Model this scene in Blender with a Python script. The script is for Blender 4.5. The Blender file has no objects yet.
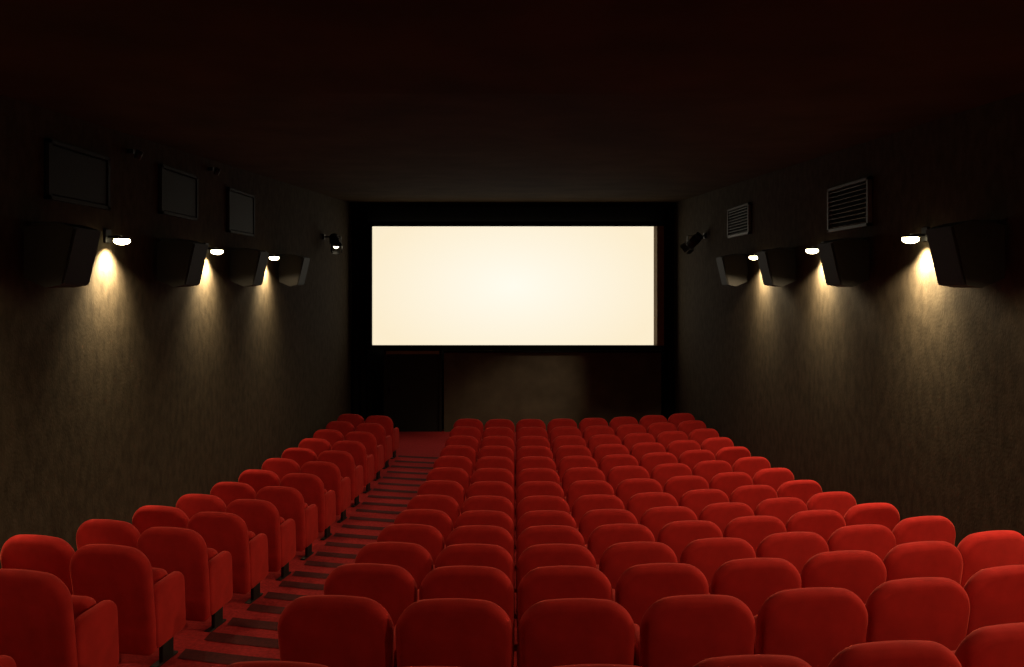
import bpy, bmesh, math, random
from mathutils import Matrix, Vector
random.seed(4)
S=bpy.context.scene
S.view_settings.view_transform='Standard'
S.view_settings.look='None'
EYE=3.26; F=818.0; PX=1024
WL=3.6; WR=3.5; YB=18.1; YN=-2.0

# ---------------- materials ----------------
def mat(name,col,rough=.8,spec=.3,noise=None,bump=None,sheen=None,metal=0,stretch=(1,1,1)):
    m=bpy.data.materials.new(name); m.use_nodes=True
    nt=m.node_tree; b=nt.nodes['Principled BSDF']
    b.inputs['Base Color'].default_value=(*col,1)
    b.inputs['Roughness'].default_value=rough
    b.inputs['Specular IOR Level'].default_value=spec
    b.inputs['Metallic'].default_value=metal
    tc=nt.nodes.new('ShaderNodeTexCoord'); mp=nt.nodes.new('ShaderNodeMapping')
    mp.inputs['Scale'].default_value=stretch
    nt.links.new(tc.outputs['Object'],mp.inputs['Vector'])
    if noise:
        sc,var=noise
        n=nt.nodes.new('ShaderNodeTexNoise'); n.inputs['Scale'].default_value=sc; n.inputs['Detail'].default_value=6
        nt.links.new(mp.outputs[0],n.inputs['Vector'])
        r=nt.nodes.new('ShaderNodeValToRGB')
        r.color_ramp.elements[0].position=.3; r.color_ramp.elements[1].position=.7
        r.color_ramp.elements[0].color=(*[c*(1-var) for c in col],1)
        r.color_ramp.elements[1].color=(*[min(1,c*(1+var)) for c in col],1)
        nt.links.new(n.outputs['Fac'],r.inputs[0]); nt.links.new(r.outputs[0],b.inputs['Base Color'])
    if bump:
        sc,st,dist=bump
        n=nt.nodes.new('ShaderNodeTexNoise'); n.inputs['Scale'].default_value=sc; n.inputs['Detail'].default_value=4
        nt.links.new(mp.outputs[0],n.inputs['Vector'])
        bp=nt.nodes.new('ShaderNodeBump'); bp.inputs['Strength'].default_value=st; bp.inputs['Distance'].default_value=dist
        nt.links.new(n.outputs['Fac'],bp.inputs['Height']); nt.links.new(bp.outputs[0],b.inputs['Normal'])
    if sheen:
        b.inputs['Sheen Weight'].default_value=sheen[0]
        b.inputs['Sheen Roughness'].default_value=.35
        b.inputs['Sheen Tint'].default_value=(*sheen[1],1)
    return m
def emis(name,col,st):
    m=bpy.data.materials.new(name); m.use_nodes=True; nt=m.node_tree; nt.nodes.clear()
    e=nt.nodes.new('ShaderNodeEmission'); o=nt.nodes.new('ShaderNodeOutputMaterial')
    e.inputs[0].default_value=(*col,1); e.inputs[1].default_value=st
    nt.links.new(e.outputs[0],o.inputs[0]); return m
M_red=mat('red_velvet',(.40,.017,.014),.9,.12,noise=(9,.15),bump=(260,.25,.002),sheen=(.6,(.92,.15,.10)))
M_steel=mat('black_steel',(.010,.009,.008),.5,.3,noise=(30,.2))
M_wall=mat('dark_wall_plaster',(.043,.033,.0215),.95,.08,noise=(13,.28),bump=(60,.5,.005),stretch=(1,1,.6))
M_ceil=mat('ceiling_paint',(.040,.026,.013),1,.04,noise=(1.6,.25),bump=(8,.2,.02))
M_carpet=mat('red_carpet',(.46,.030,.030),.95,.1,noise=(40,.25),bump=(200,.5,.004))
M_shade_strip=mat('painted_shade_strip',(.10,.010,.009),.8,.15,noise=(40,.25))  # dark red for the aisle strips, shadow put in as colour
M_black=mat('black_masking',(.006,.0055,.005),.9,.05,noise=(8,.2))
M_panel=mat('stage_panel_paint',(.064,.050,.035),.8,.1,noise=(3,.2))
M_box=mat('speaker_black',(.010,.0085,.007),.7,.2,noise=(50,.25),bump=(120,.3,.003))
M_frame=mat('screen_frame_brown',(.16,.10,.045),.6,.3,noise=(10,.15))
M_vent=mat('vent_paint',(.05,.04,.03),.5,.3,noise=(20,.15))
M_lens=emis('lamp_glow',(1,.86,.50),12)
M_slens=emis('stage_lamp_glow',(1,.85,.6),4)
m=bpy.data.materials.new('projection_screen_glow'); m.use_nodes=True; nt=m.node_tree; nt.nodes.clear()
tc=nt.nodes.new('ShaderNodeTexCoord'); mp=nt.nodes.new('ShaderNodeMapping')
mp.inputs['Scale'].default_value=(.30,1,.55)
ln=nt.nodes.new('ShaderNodeVectorMath'); ln.operation='LENGTH'
rp=nt.nodes.new('ShaderNodeValToRGB')
rp.color_ramp.elements[0].position=.0; rp.color_ramp.elements[0].color=(1,.96,.84,1)
rp.color_ramp.elements[1].position=1.1; rp.color_ramp.elements[1].color=(.96,.83,.60,1)
e=nt.nodes.new('ShaderNodeEmission'); e.inputs[1].default_value=1.02; o=nt.nodes.new('ShaderNodeOutputMaterial')
nt.links.new(tc.outputs['Object'],mp.inputs[0]); nt.links.new(mp.outputs[0],ln.inputs[0])
nt.links.new(ln.outputs['Value'],rp.inputs[0]); nt.links.new(rp.outputs[0],e.inputs[0]); nt.links.new(e.outputs[0],o.inputs[0])
M_screen=m

# ---------------- mesh builder ----------------
class MB:
    def __init__(s): s.bm=bmesh.new(); s.mats=[]
    def mi(s,m):
        if m not in s.mats: s.mats.append(m)
        return s.mats.index(m)
    def _fin(s,geo_faces,m,smooth):
        i=s.mi(m)
        for f in geo_faces: f.material_index=i; f.smooth=smooth
    def box(s,c,d,m,mx=None,bev=0.0):
        T=(mx or Matrix())@Matrix.Translation(c)@Matrix.Diagonal((*d,1))
        n0=set(s.bm.faces)
        r=bmesh.ops.create_cube(s.bm,size=1,matrix=T)
        if bev>0:
            es=list({e for v in r['verts'] for e in v.link_edges})
            bmesh.ops.bevel(s.bm,geom=es,offset=bev,segments=2,affect='EDGES',profile=.5)
        s._fin([f for f in s.bm.faces if f not in n0],m,False)
    def cyl(s,c,r1,r2,h,m,mx=None,seg=24,smooth=True):
        n0=set(s.bm.faces)
        bmesh.ops.create_cone(s.bm,cap_ends=True,segments=seg,radius1=r1,radius2=r2,depth=h,matrix=(mx or Matrix())@Matrix.Translation(c))
        s._fin([f for f in s.bm.faces if f not in n0],m,smooth)
    def sph(s,c,d,m,mx=None):
        n0=set(s.bm.faces)
        bmesh.ops.create_uvsphere(s.bm,u_segments=20,v_segments=12,radius=1,matrix=(mx or Matrix())@Matrix.Translation(c)@Matrix.Diagonal((*d,1)))
        s._fin([f for f in s.bm.faces if f not in n0],m,True)
    def puffy(s,out,th,rr,m,mx,bulge=.012):
        """rounded cushion: outline in local XY, thickness along local Z"""
        n=len(out); P=[Vector(p) for p in out]
        cen=sum(P,Vector((0,0)))/n
        nor=[]
        for i in range(n):
            t=P[(i+1)%n]-P[i-1]; nor.append(Vector((t.y,-t.x)).normalized())
        if sum(P[i].x*P[(i+1)%n].y-P[(i+1)%n].x*P[i].y for i in range(n))<0: nor=[-v for v in nor]
        rings=[]
        h=th/2
        prof=[]
        for k in range(5):
            a=math.pi/2*k/4
            prof.append((rr*(1-math.sin(a)), -(h-rr)-rr*math.cos(a)))
        prof=prof+[(p[0],-p[1]) for p in reversed(prof)]
        def ring(fn): rings.append([s.bm.verts.new(mx@Vector(fn(i))) for i in range(n)])
        for sc in (.25,.6,.85):
            b=bulge*(1-sc**2)
            ring(lambda i:(*(cen+(P[i]-nor[i]*rr-cen)*sc),-h-b))
        for ins,z in prof: ring(lambda i:(*(P[i]-nor[i]*ins),z))
        for sc in (.85,.6,.25):
            b=bulge*(1-sc**2)
            ring(lambda i:(*(cen+(P[i]-nor[i]*rr-cen)*sc),h+b))
        fs=[]
        for a,b in zip(rings[:-1],rings[1:]):
            for i in range(n):
                j=(i+1)%n
                fs.append(s.bm.faces.new((a[i],a[j],b[j],b[i])))
        fs.append(s.bm.faces.new(rings[0][::-1])); fs.append(s.bm.faces.new(rings[-1]))
        s._fin(fs,m,True)
    def prism(s,pts,x0,x1,m,mx=None):
        """pts (y,z) polygon extruded along x"""
        mx=mx or Matrix()
        a=[s.bm.verts.new(mx@Vector((x0,p[0],p[1]))) for p in pts]; b=[s.bm.verts.new(mx@Vector((x1,p[0],p[1]))) for p in pts]
        n=len(pts); fs=[s.bm.faces.new(a[::-1]),s.bm.faces.new(b)]
        for i in range(n): fs.append(s.bm.faces.new((a[i],a[(i+1)%n],b[(i+1)%n],b[i])))
        s._fin(fs,m,False)
    def mesh(s,name):
        bmesh.ops.recalc_face_normals(s.bm,faces=s.bm.faces)
        me=bpy.data.meshes.new(name); s.bm.to_mesh(me); s.bm.free()
        for m in s.mats: me.materials.append(m)
        return me
    def obj(s,name,loc=(0,0,0),rot=(0,0,0)):
        ob=bpy.data.objects.new(name,s.mesh(name)); S.collection.objects.link(ob)
        ob.location=loc; ob.rotation_euler=rot; return ob
def inst(me,name,loc,rz=0):
    ob=bpy.data.objects.new(name,me); S.collection.objects.link(ob)
    ob.location=loc; ob.rotation_euler=(0,0,rz); return ob
def rounded(w,h,r,seg=6,top_arch=0,taper=0,rb=None):
    rb=rb or r; pts=[]
    for cx,cy,a0,R in ((w/2-r,h/2-r,0,r),(-w/2+r,h/2-r,90,r),(-w/2+rb,-h/2+rb,180,rb),(w/2-rb,-h/2+rb,270,rb)):
        for k in range(seg+1):
            a=math.radians(a0+90*k/seg); pts.append([cx+R*math.cos(a),cy+R*math.sin(a)])
    out=[]
    for i,p in enumerate(pts):
        q=pts[(i+1)%len(pts)]; out.append(p)
        L=math.hypot(q[0]-p[0],q[1]-p[1])
        if L>.08:
            k=int(L/.05)
            for j in range(1,k): out.append([p[0]+(q[0]-p[0])*j/k,p[1]+(q[1]-p[1])*j/k])
    for p in out:
        u=(p[1]+h/2)/h
        if p[1]>0: p[1]+=top_arch*(1-(2*p[0]/w)**2)*(2*p[1]/h)
        p[0]*=1-taper*(1-u)**1.5
    return [tuple(p) for p in out]

# ---------------- cinema seat ----------------
TOP=.81
def seat_mesh():
    b=MB()
    H=.68
    lean=math.radians(9)
    R=Matrix(((1,0,0,0),(0,0,1,0),(0,1,0,0),(0,0,0,1)))
    back=rounded(.545,H,.135,8,top_arch=.030,taper=.08,rb=.05)
    T=Matrix.Translation((0,.05,TOP-.028-H/2*math.cos(lean)))@Matrix.Rotation(lean,4,'X')@R
    b.puffy(back,.085,.04,M_red,T,.014)
    pan=rounded(.39,.40,.07,6)
    T=Matrix.Translation((0,.25,.38))@Matrix.Rotation(math.radians(-20),4,'X')@R
    b.puffy(pan,.11,.045,M_red,T,.015)
    b.box((0,.22,.195),(.38,.05,.04),M_steel)
    arm=rounded(.33,.40,.09,6,rb=.05)
    for sx in (-1,1):
        RM=Matrix(((0,0,1,0),(1,0,0,0),(0,1,0,0),(0,0,0,1)))
        T=Matrix.Translation((sx*.233,.25,.345))@Matrix.Rotation(math.radians(3),4,'X')@RM
        b.puffy(arm,.06,.025,M_red,T,.003)
        b.box((sx*.21,.27,.10),(.03,.12,.19),M_steel,bev=.006)
        b.box((sx*.20,.26,.0075),(.05,.24,.015),M_steel,bev=.004)
    b.box((0,.215,.17),(.41,.04,.05),M_steel)
    return b.mesh('cinema_seat')
seat=seat_mesh()
D=.9; Z0=.9*4.13
hs=[1.32,1.43,1.59,1.75,1.89,2.02,2.12,2.19,2.245,2.29,2.325,2.35,2.365,2.38]
RCR,RCL=7.2,8.0
def arc(x): return x*x/(2*(RCR if x>0 else RCL))
def drop(t):
    if t<=0: return hs[0]+t*.11
    if t>=len(hs)-1: return hs[-1]
    i=int(t); f=t-i; return hs[i]*(1-f)+hs[i+1]*f
cols_c=[-1.5,-.5,.5,1.5,2.5,3.5,4.5,5.5]; cols_l=[-5.5,-4.5]
for i,h in enumerate(hs):
    for c in cols_l+cols_c:
        pit=.563 if c>0 else .552
        x=c*pit; y=Z0-D+i*D+arc(x)
        if i==0 and c>0: y+=.05*x
        inst(seat,'cinema_seat',(x+random.uniform(-.002,.002),y,EYE-h-TOP),(x/7.2*.5))
# ---------------- stepped floor: two curved steps per row ----------------
def fy(x,t): return max(YN,min(YB,Z0-D+.25+t*D+arc(x)))
edges=[]; t=-7.25
while t<17.6: edges.append(t); t+=.5
b=MB(); b.mi(M_carpet); nx=56
xs=[-WL+(WL+WR)*i/nx for i in range(nx+1)]
prev=None
for k in range(len(edges)-1):
    t0,t1=edges[k],edges[k+1]; z=EYE-drop((t0+t1)/2)-TOP
    A=[b.bm.verts.new((x,fy(x,t0),z)) for x in xs]; B=[b.bm.verts.new((x,fy(x,t1),z)) for x in xs]
    for i in range(nx):
        b.bm.faces.new((A[i],A[i+1],B[i+1],B[i]))
        if prev: b.bm.faces.new((prev[i],prev[i+1],A[i+1],A[i]))
    prev=B
b.obj('floor')
# dark strips along the aisle step edges, painted stand-ins for shadow bands
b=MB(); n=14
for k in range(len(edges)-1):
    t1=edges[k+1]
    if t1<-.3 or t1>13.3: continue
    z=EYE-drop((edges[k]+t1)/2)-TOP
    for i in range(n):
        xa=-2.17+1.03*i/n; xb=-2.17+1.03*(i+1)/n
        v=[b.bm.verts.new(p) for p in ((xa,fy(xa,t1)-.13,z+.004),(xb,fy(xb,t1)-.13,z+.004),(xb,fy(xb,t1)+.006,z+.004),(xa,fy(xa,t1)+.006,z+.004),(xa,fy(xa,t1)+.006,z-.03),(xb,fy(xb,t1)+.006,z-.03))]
        b._fin([b.bm.faces.new(v[:4]),b.bm.faces.new((v[3],v[2],v[5],v[4]))],M_shade_strip,False)
b.obj('aisle_shade_strips')
# ---------------- shell ----------------
CZ0=EYE+1.33; CZ1=EYE+1.82
def cz(y): return CZ0+(CZ1-CZ0)*max(0,min(1,(y-5.7)/(YB-5.7)))
b=MB(); b.prism([(YN,cz(0)),(5.7,cz(5.7)),(YB+.3,cz(YB)),(YB+.3,cz(YB)+.2),(YN,cz(YB)+.2)],-WL-.2,WR+.2,M_ceil); b.obj('ceiling')
for nme,x in (('wall_left',-WL-.1),('wall_right',WR+.1)):
    b=MB(); b.box((0,(YN+YB)/2,2.4),(.2,YB-YN+.6,5.8),M_wall); b.obj(nme,(x,0,0))
mx_=(WR-WL)/2
b=MB(); b.box((0,0,2.4),(WL+WR,.2,5.8),M_black); b.obj('wall_front',(mx_,YB+.1,0))
b=MB(); b.box((0,0,2.4),(WL+WR,.2,5.8),M_wall); b.obj('wall_back',(mx_,YN-.1,0))
# ---------------- screen ----------------
def wx(px,y): return (px-515)*y/F
def wz(py,y): return EYE+(285-py)*y/F
ys=YB-.25
sx0,sx1,sz0,sz1=wx(372.5,ys),wx(653.5,ys),wz(345,ys),wz(226.5,ys)
cx,cz_=(sx0+sx1)/2,(sz0+sz1)/2
b=MB(); b.box((0,0,0),(sx1-sx0,.04,sz1-sz0),M_screen)
w=sx1-sx0; h=sz1-sz0; t=.10
for c,d in (((0,-.02,h/2+t/2),(w+2*t,.16,t)),((0,-.02,-h/2-t/2),(w+2*t,.16,t)),((-w/2-t/2,-.02,0),(t,.16,h))):
    b.box(c,d,M_black)
# right return of the frame: splayed face that catches the light of the screen
R=Matrix.Translation((w/2,0,0))
pts=[(0,.0),(.05,-.16),(.20,-.16),(.20,.06),(0,.06)]
a=[b.bm.verts.new((w/2+p[0],p[1],-h/2)) for p in pts]; c=[b.bm.verts.new((w/2+p[0],p[1],h/2)) for p in pts]
fs=[b.bm.faces.new(a[::-1]),b.bm.faces.new(c)]
for i in range(5): fs.append(b.bm.faces.new((a[i],a[(i+1)%5],c[(i+1)%5],c[i])))
b._fin(fs,M_frame,False)
b.obj('projection_screen',(cx,ys,cz_))
def curtain(name,x0,x1,z0,z1,y,amp=.03,m=M_black):
    b=MB(); b.mi(m); n=max(8,int((x1-x0)/.02)); A=[];B=[]
    for i in range(n+1):
        x=x0+(x1-x0)*i/n; yy=y+amp*math.sin(x*38)+.4*amp*math.sin(x*17+1)
        A.append(b.bm.verts.new((x,yy,z0))); B.append(b.bm.verts.new((x,yy,z1)))
    for i in range(n):
        f=b.bm.faces.new((A[i],A[i+1],B[i+1],B[i])); f.smooth=True
    return b.obj(name)
curtain('masking_curtain',-WL+.02,sx0-.12,.08,CZ1-.12,ys+.02)
curtain('masking_drape',sx1+.22,WR-.02,.08,CZ1-.12,ys+.02)
b=MB(); b.box((0,0,0),(WL+WR-.02,.2,.1),M_black); b.obj('trim_1',(mx_,ys-.02,CZ1-.06))
yp=ys-.02
zf=EYE-hs[-1]-TOP
b=MB(); px0,px1=wx(443,yp),wx(662,yp); pz1=wz(350,yp)
b.box(((px0+px1)/2,yp,(pz1+zf)/2),(px1-px0-.05,.1,pz1-zf),M_panel)
b.box(((px0+px1)/2,yp-.04,pz1-.03),(px1-px0-.05,.2,.03),M_black)
b.obj('lower_panel')
b=MB(); qx0,qx1=wx(384,yp),px0-.02
b.box(((qx0+qx1)/2,yp,(pz1+zf)/2),(qx1-qx0,.08,pz1-zf),M_box)
b.box(((qx0+qx1)/2,yp-.05,pz1-.05),(qx1-qx0,.05,.07),M_frame)
for xx in (qx0+.03,qx1-.03): b.box((xx,yp-.05,(pz1+zf)/2),(.05,.05,pz1-zf),M_box)
b.box((qx0+.16,yp-.07,1.0),(.03,.05,.16),M_steel)
b.obj('door_1')

# ---------------- wall speakers ----------------
def speaker_mesh(sx):
    b=MB()
    s=-sx
    prof=[(0,-.17),(0,.20),(.22,.24),(.36,.20),(.27,-.22),(.16,-.24)]
    R=Matrix(((0,s,0,0),(1,0,0,0),(0,0,1,0),(0,0,0,1)))
    b.prism([(p[0]+.05,p[1]) for p in prof],-.19,.19,M_box,R)
    b.prism([(.405,.185),(.425,.19),(.335,-.205),(.315,-.21)],-.175,.175,M_box,R)
    b.box((s*.03,0,0),(.06,.12,.14),M_steel)
    b.box((s*.1,0,.235),(.2,.03,.03),M_steel)
    return b.mesh('wall_speaker')
for sx,W,dy in ((-1,WL,0),(1,WR,-.15)):
    me=speaker_mesh(sx)
    for y in (6.0,8.2,10.3,12.4,3.8):
        inst(me,'wall_speaker',(sx*W,y+.1+dy,EYE+.22))
# ---------------- wall lamps ----------------
def lamp_mesh(sx):
    b=MB(); s=-sx
    b.box((s*.012,0,.05),(.024,.10,.12),M_steel,bev=.005)
    b.box((s*.07,0,.045),(.14,.025,.02),M_steel)
    b.cyl((s*.14,0,.035),.075,.07,.02,M_steel)
    b.sph((s*.14,0,.010),(.070,.070,.038),M_lens)
    return b.mesh('wall_lamp')
def spot(loc,rot,e,size,blend,col,r=.04,name='lamp_light'):
    l=bpy.data.lights.new(name,'SPOT'); l.energy=e; l.spot_size=math.radians(size); l.spot_blend=blend; l.color=col; l.shadow_soft_size=r
    o=bpy.data.objects.new(name,l); o.location=loc; o.rotation_euler=rot; S.collection.objects.link(o); return o
for sx,W,dy,ew,en in ((-1,WL,0,30,330),(1,WR,-.25,112,270)):
    me=lamp_mesh(sx)
    for y in (.35,2.65,4.95,7.2,9.5,11.75):
        ob=inst(me,'wall_lamp',(sx*W,y+dy,EYE+.38))
        if y<1: continue
        # lamp head faces down and slightly out over the seats
        L=spot((-sx*.14,0,-.06),(0,-sx*math.radians(-12),0),ew,150,.3,(1,.79,.48),.02); L.parent=ob
        # second spot added at each lamp to brighten the wall below it
        L=spot((-sx*.14,0,-.06),(0,-sx*math.radians(34),0),en,112,1,(1,.79,.46),.02); L.parent=ob
# ---------------- vents ----------------
def vent(sx,y0,y1,z0,z1,m,W):
    b=MB(); s=-sx; L=y1-y0; Hh=z1-z0; dp=.05 if sx>0 else .04
    b.box((s*.005,0,0),(.01,L,Hh),M_black)
    for d in (-1,1):
        b.box((s*dp/2,0,d*(Hh/2-.015)),(dp,L,.03),m)
        b.box((s*dp/2,d*(L/2-.02),0),(dp,.04,Hh),m)
    if sx>0:
        n=9
        for k in range(n):
            z=-Hh/2+.05+(Hh-.1)*k/(n-1)
            b.box((0,0,0),(dp*.7,L-.06,.008),m,mx=Matrix.Translation((s*dp*.6,0,z))@Matrix.Rotation(s*.6,4,'Y'))
    else:
        b.box((s*.015,0,0),(.03,L-.1,Hh-.08),M_box,bev=.006)
    b.obj('wall_vent' if sx>0 else 'acoustic_panel',(sx*W,(y0+y1)/2,(z0+z1)/2))
vent(1,8.0,9.05,EYE+.58,EYE+1.06,M_vent,WR)
vent(1,12.1,13.3,EYE+.76,EYE+1.22,M_vent,WR)
vent(-1,6.25,7.2,EYE+.66,EYE+1.12,M_box,WL)
vent(-1,8.25,9.2,EYE+.72,EYE+1.22,M_box,WL)
vent(-1,10.2,11.2,EYE+.66,EYE+1.22,M_box,WL)
# ---------------- stage spotlights ----------------
def stage_light(sx,aim,W,y,lens):
    b=MB(); s=-sx
    b.box((s*.02,0,.1),(.04,.1,.1),M_steel)
    b.box((s*.11,0,.1),(.22,.03,.03),M_steel)
    T=Matrix.Translation((s*.24,0,-.02))@aim
    b.box((0,0,.12),(.20,.03,.015),M_steel,mx=Matrix.Translation((s*.24,0,-.02)))
    for d in (-1,1): b.box((d*.1,0,.05),(.012,.03,.15),M_steel,mx=Matrix.Translation((s*.24,0,-.02)))
    b.cyl((0,0,.02),.085,.085,.22,M_steel,mx=T)
    b.cyl((0,0,.16),.06,.085,.07,M_steel,mx=T)
    b.cyl((0,0,-.093),.05,.05,.01,lens,mx=T)
    for k in range(4):
        b.box((.095,0,-.15),(.006,.15,.11),M_steel,mx=T@Matrix.Rotation(k*math.pi/2,4,'Z'))
    ob=b.obj('spotlight_fixture',(sx*W,y,EYE+.80))
    return ob
def aimm(v): return Vector(v).to_track_quat('-Z','Y').to_matrix().to_4x4()
def stage(sx,W,y,target,e,size,lens,blend=1):
    c=Vector((sx*W-sx*.24,y,EYE+.78)); d=(Vector(target)-c).normalized()
    stage_light(sx,aimm(d),W,y,lens)
    spot(c+d*.13,d.to_track_quat('-Z','Y').to_euler(),e,size,blend,(1,.82,.55),.05,'spotlight_beam')
stage(-1,WL,15.3,(-1.6,11.5,.3),12,60,M_slens)
stage(1,WR,15.0,(-.05,YB-.3,.35),360,32,M_slens)
for y,z in ((7.6,1.24),(9.6,1.36)):
    b=MB(); b.box((-.03,0,0),(.06,.04,.04),M_steel); b.cyl((.05,0,-.01),.03,.035,.08,M_steel,mx=Matrix.Rotation(.4,4,'Y')); b.obj('security_camera',(-WL+.06,y,EYE+z))
for x in (-1.6,1.6):  # weak fill lights added unseen behind the camera
    l=bpy.data.lights.new('rear_fill_light','AREA'); l.energy=4; l.size=.4; l.color=(1,.78,.5)
    o=bpy.data.objects.new('rear_fill_light',l); o.location=(x,-1.2,cz(0)-.08); o.rotation_euler=(math.radians(50),0,0); S.collection.objects.link(o)
w=bpy.data.worlds.new('World'); S.world=w; w.use_nodes=True
w.node_tree.nodes['Background'].inputs[0].default_value=(0,0,0,1)
# ---------------- camera ----------------
c=bpy.data.cameras.new('Camera'); co=bpy.data.objects.new('Camera',c); S.collection.objects.link(co)
co.location=(0,0,EYE); co.rotation_euler=(math.radians(90),0,0)
c.sensor_width=36; c.lens=F/1024*36; c.shift_x=(512-515)/1024; c.shift_y=(285-333.5)/1024; c.clip_start=.05
S.camera=co
